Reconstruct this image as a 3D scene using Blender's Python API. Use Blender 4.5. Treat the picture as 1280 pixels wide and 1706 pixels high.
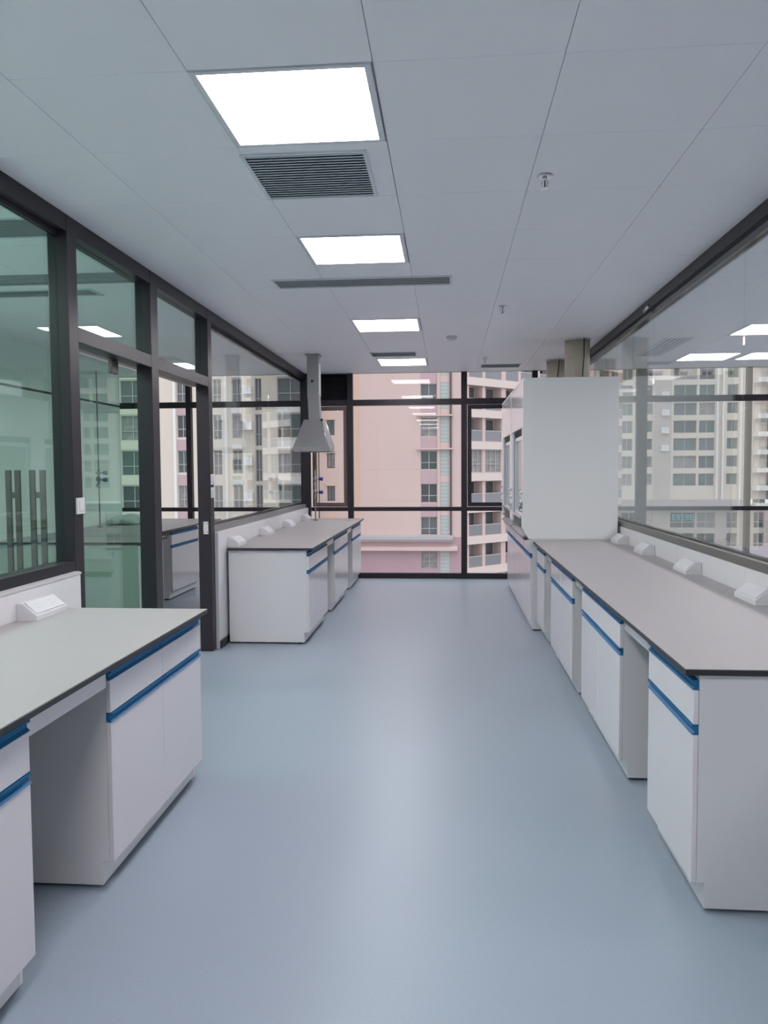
import bpy, bmesh, math, random
from mathutils import Vector, Matrix
random.seed(7)
for o in list(bpy.data.objects): bpy.data.objects.remove(o)
S = bpy.context.scene
COL = S.collection

# ------------------------------------------------------------------ camera, sky, exposure
cam_data = bpy.data.cameras.new('camera'); cam = bpy.data.objects.new('camera', cam_data); COL.objects.link(cam)
S.camera = cam
cam_data.sensor_fit = 'HORIZONTAL'; cam_data.sensor_width = 36.0
cam_data.lens = 1304.53 / 1280 * 36.0
cam_data.clip_start = 0.05; cam_data.clip_end = 1000
R_ = Vector((0.99666155, 0.08140285, -0.00627075)); U_ = Vector((0.00187145, 0.05400776, 0.99853876)); F_ = Vector((-0.08162257, 0.99521693, -0.05367512))
cam.matrix_world = Matrix(((R_.x, U_.x, -F_.x, 0), (R_.y, U_.y, -F_.y, 0), (R_.z, U_.z, -F_.z, 1.455), (0, 0, 0, 1)))

W = bpy.data.worlds.new('overcast_sky'); S.world = W; W.use_nodes = True
nt = W.node_tree; nt.nodes.clear()
wo = nt.nodes.new('ShaderNodeOutputWorld'); bg = nt.nodes.new('ShaderNodeBackground')
tc = nt.nodes.new('ShaderNodeTexCoord'); sp = nt.nodes.new('ShaderNodeSeparateXYZ'); cr = nt.nodes.new('ShaderNodeValToRGB')
nt.links.new(tc.outputs['Generated'], sp.inputs[0]); nt.links.new(sp.outputs['Z'], cr.inputs[0])
cr.color_ramp.elements[0].position = 0.0; cr.color_ramp.elements[0].color = (0.50, 0.52, 0.56, 1)
cr.color_ramp.elements[1].position = 0.9; cr.color_ramp.elements[1].color = (0.92, 0.96, 1.0, 1)
nt.links.new(cr.outputs[0], bg.inputs[0]); bg.inputs[1].default_value = 2.1
nt.links.new(bg.outputs[0], wo.inputs[0])
S.view_settings.view_transform = 'Standard'; S.view_settings.look = 'None'
S.view_settings.gamma = 1; S.view_settings.use_curve_mapping = False
S.view_settings.exposure = 0.0
LAMP = 28.0           # strength of every ceiling light panel
S.cycles.max_bounces = 12; S.cycles.transparent_max_bounces = 24; S.cycles.glossy_bounces = 6

# ------------------------------------------------------------------ materials
M = {}
def mat(name, col, rough=0.5, metal=0.0, spec=0.5, noise=0.0, nscale=20, bump=0.0, coat=0.0, cior=1.5, crough=.1):
    m = bpy.data.materials.new(name); m.use_nodes = True; n = m.node_tree.nodes; l = m.node_tree.links
    b = n['Principled BSDF']
    b.inputs['Roughness'].default_value = rough; b.inputs['Metallic'].default_value = metal
    b.inputs['Specular IOR Level'].default_value = spec; b.inputs['Coat Weight'].default_value = coat
    b.inputs['Coat Roughness'].default_value = crough; b.inputs['Coat IOR'].default_value = cior
    b.inputs['Base Color'].default_value = (*col, 1)
    if noise or bump:
        t = n.new('ShaderNodeTexCoord'); x = n.new('ShaderNodeTexNoise'); x.inputs['Scale'].default_value = nscale
        x.inputs['Detail'].default_value = 6
        l.new(t.outputs['Object'], x.inputs['Vector'])
        if noise:
            r = n.new('ShaderNodeMapRange'); r.inputs[1].default_value = .25; r.inputs[2].default_value = .75
            r.inputs[3].default_value = 1 - noise; r.inputs[4].default_value = 1 + noise
            h = n.new('ShaderNodeHueSaturation'); h.inputs['Color'].default_value = (*col, 1)
            l.new(x.outputs[0], r.inputs[0]); l.new(r.outputs[0], h.inputs['Value']); l.new(h.outputs[0], b.inputs['Base Color'])
        if bump:
            u = n.new('ShaderNodeBump'); u.inputs['Strength'].default_value = bump; u.inputs['Distance'].default_value = 0.002
            l.new(x.outputs[0], u.inputs['Height']); l.new(u.outputs[0], b.inputs['Normal'])
    M[name] = m; return m
def glass(name, tint, ior=1.5, rough=0.0, base=.042):
    m = bpy.data.materials.new(name); m.use_nodes = True; n = m.node_tree.nodes; l = m.node_tree.links; n.clear()
    o = n.new('ShaderNodeOutputMaterial'); t = n.new('ShaderNodeBsdfTransparent'); g = n.new('ShaderNodeBsdfGlossy')
    f = n.new('ShaderNodeFresnel'); mx = n.new('ShaderNodeMixShader')
    t.inputs[0].default_value = (*[math.sqrt(c) for c in tint], 1); g.inputs[0].default_value = (.95, 1, .98, 1)
    g.inputs['Roughness'].default_value = rough; f.inputs[0].default_value = ior
    # a back face sees the same outside-facing fresnel, so both faces of a pane reflect alike
    geo = n.new('ShaderNodeNewGeometry'); inv = n.new('ShaderNodeVectorMath'); inv.operation = 'SCALE'
    sc = n.new('ShaderNodeMath'); sc.operation = 'MULTIPLY_ADD'; sc.inputs[1].default_value = -2; sc.inputs[2].default_value = 1
    lw = n.new('ShaderNodeLayerWeight')
    pw = n.new('ShaderNodeMath'); pw.operation = 'POWER'; pw.inputs[1].default_value = 5.0
    l.new(lw.outputs['Facing'], pw.inputs[0])
    ma = n.new('ShaderNodeMath'); ma.operation = 'MULTIPLY_ADD'; ma.inputs[1].default_value = 0.90; ma.inputs[2].default_value = base
    lw.inputs['Blend'].default_value = 0.5
    l.new(pw.outputs[0], ma.inputs[0]); l.new(ma.outputs[0], mx.inputs[0])
    l.new(t.outputs[0], mx.inputs[1]); l.new(g.outputs[0], mx.inputs[2]); l.new(mx.outputs[0], o.inputs[0])
    for q in (geo, inv, sc, f): n.remove(q)
    M[name] = m; return m
def emis(name, col, s):
    m = bpy.data.materials.new(name); m.use_nodes = True; n = m.node_tree.nodes; l = m.node_tree.links; n.clear()
    o = n.new('ShaderNodeOutputMaterial'); e = n.new('ShaderNodeEmission'); e.inputs[0].default_value = (*col, 1); e.inputs[1].default_value = s
    l.new(e.outputs[0], o.inputs[0]); M[name] = m; return m

mat('ceiling_tile', (.91, .88, .92), .45, spec=.4)
mat('joint_dark', (.50, .50, .52), .8)
mat('floor_vinyl', (.265, .322, .385), .50, spec=.2, noise=.035, nscale=130, coat=1.0, cior=1.26, crough=.36)
mat('wall_panel', (.68, .675, .70), .4)
mat('frame_dark', (.022, .020, .026), .36, spec=.28)
mat('frame_gloss', (.03, .03, .032), .12, spec=.6)
mat('sill_bronze', (.13, .125, .115), .28, metal=.3)
mat('parapet_pink', (.72, .60, .57), .8)
mat('bench_top', (.345, .33, .335), .48, noise=.02, nscale=60)
mat('bench_edge', (.018, .019, .021), .45)
mat('cabinet_white', (.64, .62, .65), .16, spec=.5)
mat('cabinet_body', (.60, .60, .615), .3)
mat('end_panel_green', (.30, .36, .32), .4)
mat('blue_grip', (.006, .115, .27), .5, spec=.25)
mat('black_rubber', (.01, .01, .012), .6)
mat('hood_white', (.76, .76, .76), .22)
mat('hood_panel', (.72, .73, .76), .12, spec=.6)
mat('hood_trim', (.20, .23, .29), .35)
mat('duct_beige', (.46, .42, .34), .6)
mat('steel', (.29, .29, .295), .42, metal=.5)
mat('steel_bright', (.75, .76, .78), .25, metal=.9)
mat('chrome', (.7, .7, .72), .15, metal=1)
mat('light_frame', (.72, .72, .76), .4)
mat('vent_metal', (.66, .72, .76), .5)
mat('vent_dark', (.20, .22, .24), .7)
mat('plastic_white', (.64, .64, .67), .35)
mat('plastic_grey', (.55, .56, .57), .4)
mat('knob_blue', (.02, .035, .30), .3)
mat('knob_teal', (.01, .15, .28), .3)
mat('bronze_fitting', (.22, .18, .14), .35, metal=.6)
mat('handle_dark', (.07, .065, .06), .4, metal=.4)
mat('left_wall_white', (.86, .90, .87), .45)
mat('cloth_bag', (.62, .68, .64), .8, noise=.1, nscale=9)
mat('pink_pale', (.65, .485, .455), .85, noise=.03, nscale=.25)
mat('pink_orange', (.66, .46, .38), .85)
mat('pink_dark', (.47, .32, .355), .85, noise=.04, nscale=.3)
mat('pink_mid', (.53, .375, .40), .85)
mat('cream_wall', (.70, .61, .535), .85, noise=.03, nscale=.25)
mat('cream_grey', (.55, .48, .45), .85, noise=.03, nscale=.25)
mat('trim_white', (.80, .77, .75), .7)
mat('podium_grey', (.46, .42, .44), .8)
mat('louver_green', (.46, .49, .48), .6)
mat('window_frame', (.50, .48, .48), .5)
mat('frame_brown', (.12, .08, .08), .5)
mat('pane_dark', (.045, .05, .055), .12, spec=.8)
mat('pane_grey', (.11, .115, .125), .15, spec=.8)
mat('pane_curtain', (.27, .25, .245), .2, noise=.35, nscale=2.2)
mat('pane_green', (.07, .10, .095), .12, spec=.8)
mat('rail_glass', (.24, .24, .26), .15)
mat('sign_blue', (.16, .55, .75), .5)
mat('ground_grey', (.25, .25, .25), .9, noise=.2, nscale=.05)
mat('roof_purple', (.30, .26, .31), .8)
glass('glass_green', (.62, .88, .76))
glass('glass_mid', (.72, .86, .82))
glass('glass_clear', (.93, .96, .955))
glass('glass_window', (.92, .93, .93), base=.010)
emis('light_diffuser', (1.0, .935, .955), LAMP)

# ------------------------------------------------------------------ mesh helpers
class MB:
    def __init__(s): s.v = []; s.f = []; s.m = []; s.smooth = []
    def add(s, vs, fs, mi=0, sm=False):
        k = len(s.v); s.v += [tuple(v) for v in vs]
        for f in fs: s.f.append(tuple(i + k for i in f)); s.m.append(mi); s.smooth.append(sm)
        return s
    def box(s, x0, x1, y0, y1, z0, z1, mi=0, top=None):
        if x0 > x1: x0, x1 = x1, x0
        if y0 > y1: y0, y1 = y1, y0
        if z0 > z1: z0, z1 = z1, z0
        vs = [(x0, y0, z0), (x1, y0, z0), (x1, y1, z0), (x0, y1, z0), (x0, y0, z1), (x1, y0, z1), (x1, y1, z1), (x0, y1, z1)]
        fs = [(0, 3, 2, 1), (4, 5, 6, 7), (0, 1, 5, 4), (1, 2, 6, 5), (2, 3, 7, 6), (3, 0, 4, 7)]
        k = len(s.f); s.add(vs, fs, mi)
        if top is not None: s.m[k + 1] = top
        return s
    def cbox(s, x0, x1, y0, y1, z0, z1, b=.003, mi=0):
        """box with chamfered edges"""
        vs = []
        for (sx, X) in ((1, x0), (-1, x1)):
            for (sy, Y) in ((1, y0), (-1, y1)):
                for (sz, Z) in ((1, z0), (-1, z1)):
                    vs += [(X, Y + sy * b, Z + sz * b), (X + sx * b, Y, Z + sz * b), (X + sx * b, Y + sy * b, Z)]
        bm = bmesh.new()
        for v in vs: bm.verts.new(v)
        bmesh.ops.convex_hull(bm, input=bm.verts)
        bmesh.ops.recalc_face_normals(bm, faces=bm.faces)
        bm.verts.index_update()
        s.add([v.co[:] for v in bm.verts], [[v.index for v in f.verts] for f in bm.faces], mi)
        bm.free(); return s
    def prism(s, pts, axis, a, b, mi=0, sm=False):
        """extrude a 2-D outline along axis from a to b"""
        n = len(pts)
        def P(p, t): return {'x': (t, p[0], p[1]), 'y': (p[0], t, p[1]), 'z': (p[0], p[1], t)}[axis]
        area = sum(pts[i][0] * pts[(i + 1) % n][1] - pts[(i + 1) % n][0] * pts[i][1] for i in range(n))
        flip = (area > 0) ^ (axis == 'y')
        vs = [P(p, a) for p in pts] + [P(p, b) for p in pts]
        if a > b: flip = not flip
        A = tuple(range(n)); B = tuple(range(n, 2 * n))
        if flip: s.add(vs, [A[::-1], B], mi); k = 1
        else: s.add(vs, [A, B[::-1]], mi); k = 0
        base = len(s.v) - 2 * n
        for i in range(n):
            j = (i + 1) % n
            q = (base + i, base + j, base + n + j, base + n + i)
            s.f.append(q if flip else q[::-1]); s.m.append(mi); s.smooth.append(sm)
        return s
    def cyl(s, p0, p1, r0, r1=None, n=16, mi=0, cap=True):
        r1 = r0 if r1 is None else r1
        p0 = Vector(p0); p1 = Vector(p1); d = (p1 - p0).normalized()
        a = d.orthogonal().normalized(); b = d.cross(a)
        vs = []
        for p, r in ((p0, r0), (p1, r1)):
            for i in range(n):
                t = 2 * math.pi * i / n; vs.append(p + (a * math.cos(t) + b * math.sin(t)) * r)
        s.add(vs, [(i, (i + 1) % n, n + (i + 1) % n, n + i) for i in range(n)], mi, True)
        if cap:
            base = len(s.v) - 2 * n
            s.f += [tuple(base + i for i in range(n))[::-1], tuple(base + n + i for i in range(n))]; s.m += [mi, mi]; s.smooth += [False, False]
        return s
    def tube(s, pts, r, n=8, mi=0):
        for a, b in zip(pts[:-1], pts[1:]): s.cyl(a, b, r, n=n, mi=mi)
        return s
    def build(s, name, mats, parent=None, loc=None, share=None):
        me = bpy.data.meshes.new(name); me.from_pydata([tuple(v) for v in s.v], [], s.f)
        if not isinstance(mats, (list, tuple)): mats = [mats]
        for m in mats: me.materials.append(M[m])
        me.polygons.foreach_set('material_index', s.m); me.polygons.foreach_set('use_smooth', s.smooth); me.update()
        o = bpy.data.objects.new(name, me); COL.objects.link(o)
        if parent: o.parent = parent
        if loc: o.location = loc
        return o
def tag(o, label=None, cat=None, group=None, kind=None):
    if label: o['label'] = label
    if cat: o['category'] = cat
    if group: o['group'] = group
    if kind: o['kind'] = kind
    return o
def empty(name, loc=(0, 0, 0), rz=0, **k):
    o = bpy.data.objects.new(name, None); COL.objects.link(o); o.location = loc; o.rotation_euler = (0, 0, rz)
    o.empty_display_size = .1
    return tag(o, **k)
def copy_tree(o, parent=None):
    c = o.copy(); COL.objects.link(c); c.parent = parent
    for ch in list(o.children): copy_tree(ch, c)
    return c
def structure(name, loc=(0, 0, 0), label=None, cat=None): return empty(name, loc, kind='structure', label=label, cat=cat)

# room constants (metres): camera stands at x=0, y=0
LX, RX = -1.896, 1.523        # aisle faces of the two glass partitions
YW = 10.43                    # window wall
ZC = 2.739                    # ceiling
YB = -5.2                     # wall behind
ZT = .812                     # bench height

# ------------------------------------------------------------------ floor
fl = MB().box(-4.6, 5.6, YB - .1, YW + .08, -.12, 0).build('floor', 'floor_vinyl')
tag(fl, 'pale blue sheet vinyl floor running down the aisle', 'floor', kind='structure')

# ------------------------------------------------------------------ ceiling with its tiles
ceil = MB().box(-4.6, 5.6, YB - .1, YW + .08, ZC + .022, ZC + .12).build('ceiling', 'joint_dark')
tag(ceil, 'flat suspended ceiling of square pale grey panels', 'ceiling', kind='structure')
tile_mesh = {}
def tile(x0, x1, y0, y1):
    w, d = round(x1 - x0, 3), round(y1 - y0, 3)
    if w < .03 or d < .03: return
    k = (w, d); g = .0010
    if k not in tile_mesh:
        o = MB().cbox(g, w - g, g, d - g, 0, .02, b=.0015).build('tile', 'ceiling_tile', ceil); tile_mesh[k] = o.data
    else:
        o = bpy.data.objects.new('tile', tile_mesh[k]); COL.objects.link(o); o.parent = ceil
    o.location = (x0, y0, ZC)
def cell_y(k): return 2.53 + .6 * k
main_x = [-1.946, -1.435, -.835, -.235, .365, .965, 1.573]
LIGHTS_MAIN = {0, 3, 7, 11}
LIGHTS_BACK = {-4, -7, -10}  # rearmost pair added out of view to light surfaces facing the camera
for k in range(-13, 14):
    y0, y1 = cell_y(k), min(cell_y(k + 1), YW)
    if y0 >= YW: continue
    for i in range(6):
        if i == 2 and (k in LIGHTS_MAIN or k in LIGHTS_BACK or k == 1): continue
        tile(main_x[i], main_x[i + 1], y0, y1)
LROOM = (1, -1, -4, -8)  # unseen lights, added to brighten the left room
left_x = [-4.5, -3.95, -3.35, -2.75, -2.15, -1.946]
for k in range(-13, 14):
    y0, y1 = cell_y(k), min(cell_y(k + 1), YW)
    if y0 >= YW: continue
    for i in range(5):
        if (i == 2 and k in LROOM) or (i == 1 and k == 3): continue
        tile(left_x[i], left_x[i + 1], y0, y1)
right_x = [1.573, 2.1, 2.7, 3.3, 3.9, 4.5, 5.1, 5.5]
RL = {8, 11, 4, 0, -4, -8}  # rearmost pair unseen, added for more light from behind the camera
for k in range(-13, 14):
    y0, y1 = cell_y(k), min(cell_y(k + 1), YW)
    if y0 >= YW: continue
    for i in range(7):
        if i == 2 and k in RL: continue
        tile(right_x[i], right_x[i + 1], y0, y1)

# ------------------------------------------------------------------ ceiling lights (600 mm panels)
def light(x, y, label, group):
    t = empty('ceiling_light', (x, y, ZC), label=label, cat='light', group=group)
    fb = MB(); w = .023; L = .594
    fb.box(.003, w, .003, L, -.004, .02).box(L - w, L, .003, L, -.004, .02).box(w, L - w, .003, w, -.004, .02).box(w, L - w, L - w, L, -.004, .02)
    fb.build('frame', 'light_frame', t)
    MB().box(w, L - w, w, L - w, -.001, .008).build('diffuser', 'light_diffuser', t)
    return t
lab = {0: 'large bright square light panel nearest the camera in the ceiling',
       3: 'second square light panel, between the two grey air grilles', 7: 'third square light panel down the room, beyond the long slot vent',
       11: 'smallest farthest square light panel close to the windows', -4: 'square light panel overhead just behind the photo edge', -7: 'added unseen square light panel over the aisle behind the camera', -10: 'rearmost added unseen square light panel at the closed end of the room'}
for k in sorted(LIGHTS_MAIN | LIGHTS_BACK): light(-.835, cell_y(k), lab[k], 'ceiling lights over the aisle')
for k in LROOM: light(-3.35, cell_y(k), 'added unseen ceiling light in the room behind the left glass, ' + {1: 'second from the doorway', -1: 'third from the doorway', -4: 'fourth from the doorway', -8: 'at the far back'}[k], 'added ceiling lights in the left room')
light(-3.95, cell_y(3), 'added unseen square ceiling light in the left room nearest the ceiling track', 'added ceiling lights in the left room')  # another added light, kept out of view, for a brighter left room
rl = {8: 'ceiling light in the right-hand room, brighter one cut by the photo edge', 11: 'ceiling light in the right-hand room nearest its windows',
      4: 'ceiling light in the right-hand room, third from the windows', 0: 'ceiling light in the right-hand room, fourth from the windows', -4: 'added unseen ceiling light in the right-hand room, fifth from the windows', -8: 'added unseen ceiling light in the right-hand room, farthest from the windows'}
for k in RL: light(2.7, cell_y(k), rl[k], 'ceiling lights in the right room')

# ------------------------------------------------------------------ air vents
def vent(x0, x1, y0, y1, n, label, along='x', z=ZC, name='air_vent', fr=.016, h=.006, plate=None):
    t = empty(name, ((x0 + x1) / 2, (y0 + y1) / 2, z), label=label, cat='vent')
    w, d = (x1 - x0) / 2, (y1 - y0) / 2
    b = MB()
    b.box(-w, -w + fr, -d, d, -h, .0).box(w - fr, w, -d, d, -h, .0).box(-w + fr, w - fr, -d, -d + fr, -h, .0).box(-w + fr, w - fr, d - fr, d, -h, .0)
    b.build('frame', 'light_frame', t)
    MB().box(-w + fr, w - fr, -d + fr, d - fr, -.0015, -.0002).build('backing', 'vent_dark', t)
    me = None
    for i in range(n):
        if along == 'x':
            yy = -d + fr + (2 * d - 2 * fr) * (i + .5) / n; s = (2 * d - 2 * fr) / n
            if me is None:
                o = MB().prism([(-s * .46, -.007), (-s * .30, -.0075), (s * .36, -.002), (s * .2, -.0016)], 'x', -w + fr, w - fr).build('slat', 'vent_metal', t); me = o.data
            else: o = bpy.data.objects.new('slat', me); COL.objects.link(o); o.parent = t
            o.location = (0, yy, 0)
        else:
            xx = -w + fr + (2 * w - 2 * fr) * (i + .5) / n; s = (2 * w - 2 * fr) / n
            if me is None:
                o = MB().prism([(-s * .46, -.007), (-s * .30, -.0075), (s * .36, -.002), (s * .2, -.0016)], 'y', -d + fr, d - fr).build('slat', 'vent_metal', t); me = o.data
            else: o = bpy.data.objects.new('slat', me); COL.objects.link(o); o.parent = t
            o.location = (xx, 0, 0)
    if plate:
        px0, px1, py0, py1 = [a - c for a, c in zip(plate, (t.location.x, t.location.x, t.location.y, t.location.y))]
        pb = MB(); pb.box(px0, px1, py0, -d, 0, .02).box(px0, px1, d, py1, 0, .02).box(px0, -w, -d, d, 0, .02).box(w, px1, -d, d, 0, .02)
        pb.box(-w, w, -d, d, .002, .02)
        pb.build('mounting_plate', 'ceiling_tile', t)
    return t
vent(-.845, -.325, 3.20, 3.73, 18, 'square grey louvred return air grille just behind the nearest light panel', plate=(-.832, -.238, 3.133, 3.727) if False else None)
ob = MB().box(-.833, -.237, 3.132, 3.728, .0005, .02).build('tile', 'ceiling_tile', ceil); ob.location = (0, 0, ZC)
vent(-1.19, .03, 5.27, 5.53, 5, 'long narrow dark slot diffuser crossing the ceiling beyond the second light')
vent(-.86, -.34, 8.60, 8.92, 8, 'small grille tucked just before the farthest light panel')
vent(.40, .90, 9.72, 10.05, 8, 'small square grille at the ceiling edge by the right window')
vent(-3.2, -2.02, 3.86, 4.19, 12, 'wide slatted grille in the left room ceiling, nearer one')
vent(-3.4, -2.5, 5.38, 5.60, 5, 'narrow slot diffuser in the left room ceiling behind the cross track')
vent(2.14, 2.42, 8.02, 9.25, 5, 'long narrow grille in the right room ceiling running towards its windows', along='y')

# ------------------------------------------------------------------ sprinklers and smoke detector
def sprinkler(x, y, label):
    t = empty('fire_sprinkler', (x, y, ZC), label=label, cat='sprinkler', group='fire sprinklers along the ceiling')
    MB().cyl((0, 0, -.001), (0, 0, -.006), .028, .034, n=24).cyl((0, 0, -.006), (0, 0, -.010), .034, .030, n=24).build('escutcheon', 'chrome', t)
    MB().cyl((0, 0, -.010), (0, 0, -.026), .010, .009, n=12).build('body', 'chrome', t)
    MB().tube([(-.009, 0, -.024), (-.014, 0, -.034), (-.011, 0, -.048), (0, 0, -.056)], .0022).tube([(.009, 0, -.024), (.014, 0, -.034), (.011, 0, -.048), (0, 0, -.056)], .0022).build('arms', 'chrome', t)
    MB().cyl((0, 0, -.026), (0, 0, -.052), .003, n=8).build('bulb', 'black_rubber', t)
    MB().cyl((0, 0, -.055), (0, 0, -.058), .015, .017, n=12).build('deflector', 'chrome', t)
sprinkler(.425, 3.549, 'chrome pendent fire sprinkler nearest the camera')
sprinkler(.432, 6.309, 'middle one of the three ceiling sprinklers in the aisle')
sprinkler(.425, 9.17, 'farthest of the three ceiling sprinklers in the aisle, by the windows')
sprinkler(-3.05, 7.6, 'small sprinkler in the ceiling of the left room')
t = empty('smoke_detector', (.039, 7.69, ZC), label='round flat grey smoke detector on the ceiling', cat='detector')
MB().cyl((0, 0, 0), (0, 0, -.018), .052, .050, n=28).build('base', 'plastic_grey', t)
MB().cyl((0, 0, -.018), (0, 0, -.034), .040, .028, n=28).build('dome', 'plastic_grey', t)

# ------------------------------------------------------------------ left glass partition
wl = structure('wall_left', label='left glazed partition with dark frame above white panels', cat='partition')
TH = .10
def part(b, name, m, p): return b.build(name, m, p)
Xb = LX - TH
XG = -1.952                    # glass plane
PX = -1.866                    # face of the white panels
sections = []
# near window y .. 3.83
YN = -.6
for y0, y1 in ((YN, .62), (.62, 1.7), (1.7, 2.78), (2.78, 3.826)):
    part(MB().cbox(Xb, PX, y0 + .002, y1 - .002, .07, .945, b=.002), 'panel', 'wall_panel', wl)
for y0, y1 in ((6.225, 7.35), (7.35, 8.47), (8.47, 9.58), (9.58, 10.36)):
    part(MB().cbox(Xb, PX, y0 + .002, y1 - .002, .07, .955, b=.002), 'panel', 'wall_panel', wl)
for y0, y1 in ((YN, 3.825), (6.225, 10.36)):
    part(MB().box(Xb + .004, PX - .004, y0, y1, 0, .95), 'panel_core', 'joint_dark', wl)
part(MB().box(LX - TH, LX, YN, 3.83, .948, 1.0), 'sill_rail', 'frame_dark', wl)
part(MB().box(PX, PX + .004, YN, 3.826, .937, .947), 'sill_trim', 'plastic_grey', wl)
part(MB().box(LX - TH, LX, 6.22, 10.36, .957, 1.006), 'sill_rail', 'steel', wl)
def rail_top(y0, y1, zb=2.655):
    part(MB().box(LX - TH, LX, y0, y1, zb, ZC - .001), 'top_rail', 'frame_dark', wl)
rail_top(YN, 3.83); rail_top(3.93, 4.93); rail_top(5.05, 6.12); rail_top(6.22, 10.36)
part(MB().box(XG - .012, XG + .012, YN, 3.83, 2.63, 2.655), 'glazing_bead', 'frame_dark', wl)
part(MB().box(XG - .012, XG + .012, 6.22, 10.36, 2.62, 2.655), 'glazing_bead', 'frame_gloss', wl)
part(MB().box(XG - .012, XG + .012, 6.22, 10.36, 1.006, 1.03), 'glazing_bead', 'frame_gloss', wl)
def post(y0, y1): part(MB().cbox(LX - TH, LX + .002, y0, y1, 0.001, ZC - .001, b=.002), 'post', 'frame_dark', wl)
post(3.83, 3.93); post(4.93, 5.05); post(6.12, 6.22); post(YN - .1, YN)
part(MB().cbox(-1.96, -1.835, 10.36, 10.43, .001, ZC - .001, b=.002), 'post', 'frame_dark', wl)
for y0, y1 in ((3.93, 4.93), (5.05, 6.12)):
    part(MB().cbox(LX - TH, LX + .001, y0, y1, 2.122, 2.20, b=.002), 'transom_bar', 'frame_dark', wl)
def pane(y0, y1, z0, z1, m, x=XG, p=wl, th=.008):
    return part(MB().box(x - th / 2, x + th / 2, y0, y1, z0, z1), 'glass_pane', m, p)
pane(YN, 1.6, 1.0, 2.63, 'glass_green'); pane(1.604, 3.83, 1.0, 2.63, 'glass_green')
pane(3.93, 4.93, 2.20, 2.655, 'glass_green'); pane(5.05, 6.12, 2.20, 2.655, 'glass_mid')
pane(6.22, 8.46, 1.03, 2.62, 'glass_clear'); pane(8.464, 10.36, 1.03, 2.62, 'glass_clear')
# lock strike on the far door post, facing the doorway
part(MB().box(-1.955, -1.915, 6.1185, 6.1198, .95, 1.05), 'strike_plate', 'plastic_grey', wl)
sb = MB()
for xx in (-1.948, -1.922):
    for zz in (.965, 1.035): sb.cyl((xx, 6.1185, zz), (xx, 6.117, zz), .004, n=8)
part(sb, 'screws', 'black_rubber', wl)
bl = MB().box(PX, PX + .012, 6.235, 6.395, 0, .06).box(PX, PX + .004, 6.43, 10.36, 0, .06).build('baseboard_left', 'frame_dark')
tag(bl, 'black skirting strip at the foot of the left wall past the door', 'baseboard', kind='structure')

# sliding glass door of the doorway, pushed back behind the fixed half
door = structure('door_1', label='sliding green glass door leaf pushed back behind the post', cat='door')
part(MB().box(-2.018, -2.008, 3.96, 5.235, .02, 2.10), 'glass_pane', 'glass_green', door)
for yc in (4.62, 5.19):
    part(MB().cbox(-2.03, -1.999, yc - .04, yc + .04, 2.045, 2.12, b=.003), 'hanger_clamp', 'handle_dark', door)
part(MB().box(-2.04, -1.998, 3.93, 6.12, 2.122, 2.17), 'track', 'bronze_fitting', door)
part(MB().box(-2.02, -2.006, 3.96, 5.235, .004, .02), 'bottom_guide', 'steel', door)

# ------------------------------------------------------------------ right glass partition
wr = structure('wall_right', label='right glazed partition above white panels', cat='partition')
XGR = 1.572
js = [-.6, .55, 1.75, 2.95, 4.14, 5.34, 6.49, 7.66, 8.9, 10.36]
for a, b in zip(js[:-1], js[1:]):
    part(MB().cbox(RX, RX + TH, a + .002, b - .002, .07, .945, b=.002), 'panel', 'wall_panel', wr)
part(MB().box(RX + .004, RX + TH - .004, -.6, 10.36, 0, .945), 'panel_core', 'bench_edge', wr)
part(MB().box(RX - .004, RX + TH, -.6, 10.36, .947, .992), 'sill_rail', 'sill_bronze', wr)
part(MB().box(XGR - .014, XGR + .014, -.6, 10.36, .992, 1.006), 'glazing_bead', 'frame_gloss', wr)
part(MB().box(RX, RX + TH, -.6, 10.36, 2.665, ZC - .001), 'top_rail', 'frame_dark', wr)
part(MB().box(XGR - .028, XGR + .028, -.6, 10.36, 2.615, 2.665), 'top_channel', 'frame_gloss', wr)
for a, b in ((-.6, 2.44), (2.444, 4.352), (4.356, 6.195), (6.199, 8.3), (8.304, 10.36)):
    pane(a, b, 1.006, 2.615, 'glass_clear', x=XGR, p=wr, th=.010)
part(MB().box(RX, RX + TH, 10.36, 10.43, 0, ZC - .001), 'post', 'frame_dark', wr)
part(MB().box(RX, RX + TH, -.7, -.6, 0, ZC - .001), 'post', 'frame_dark', wr)
part(MB().cyl((RX - .012, 6.12, 2.68), (RX - .012, 6.26, 2.66), .012, n=10).cyl((RX - .012, 6.26, 2.66), (RX + .0, 6.27, 2.69), .008, n=8), 'clamp', 'chrome', wr)

# solid walls out of sight behind and beside the camera
wb = MB().box(-4.6, 5.6, YB - .1, YB, 0, ZC + .02).build('wall_back', 'wall_panel'); tag(wb, 'plain white wall behind the camera', 'wall', kind='structure')
w2 = MB().box(-1.996, -1.896, YB, -.7, 0, ZC).build('wall_left_rear', 'wall_panel'); tag(w2, 'plain white wall left behind the camera', 'wall', kind='structure')
w3 = MB().box(1.523, 1.623, YB, -.7, 0, ZC).build('wall_right_rear', 'wall_panel'); tag(w3, 'plain white wall right behind the camera', 'wall', kind='structure')
w4 = structure('wall_far_left', label='pale wall of the left room with a dark joint line', cat='wall')
part(MB().box(-4.3, -4.2, YB, 9.8, 0, 2.275), 'panel', 'left_wall_white', w4)
part(MB().box(-4.3, -4.203, YB, 9.8, 2.275, 2.30), 'dark_joint', 'frame_dark', w4)
part(MB().box(-4.3, -4.2, YB, 9.8, 2.30, ZC), 'panel', 'left_wall_white', w4)
part(MB().box(-4.6, -4.3, 9.6, 9.8, 0, ZC), 'panel', 'left_wall_white', w4)
part(MB().box(-4.6, -4.5, 9.8, YW, 0, ZC), 'panel', 'left_wall_white', w4)
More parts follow.
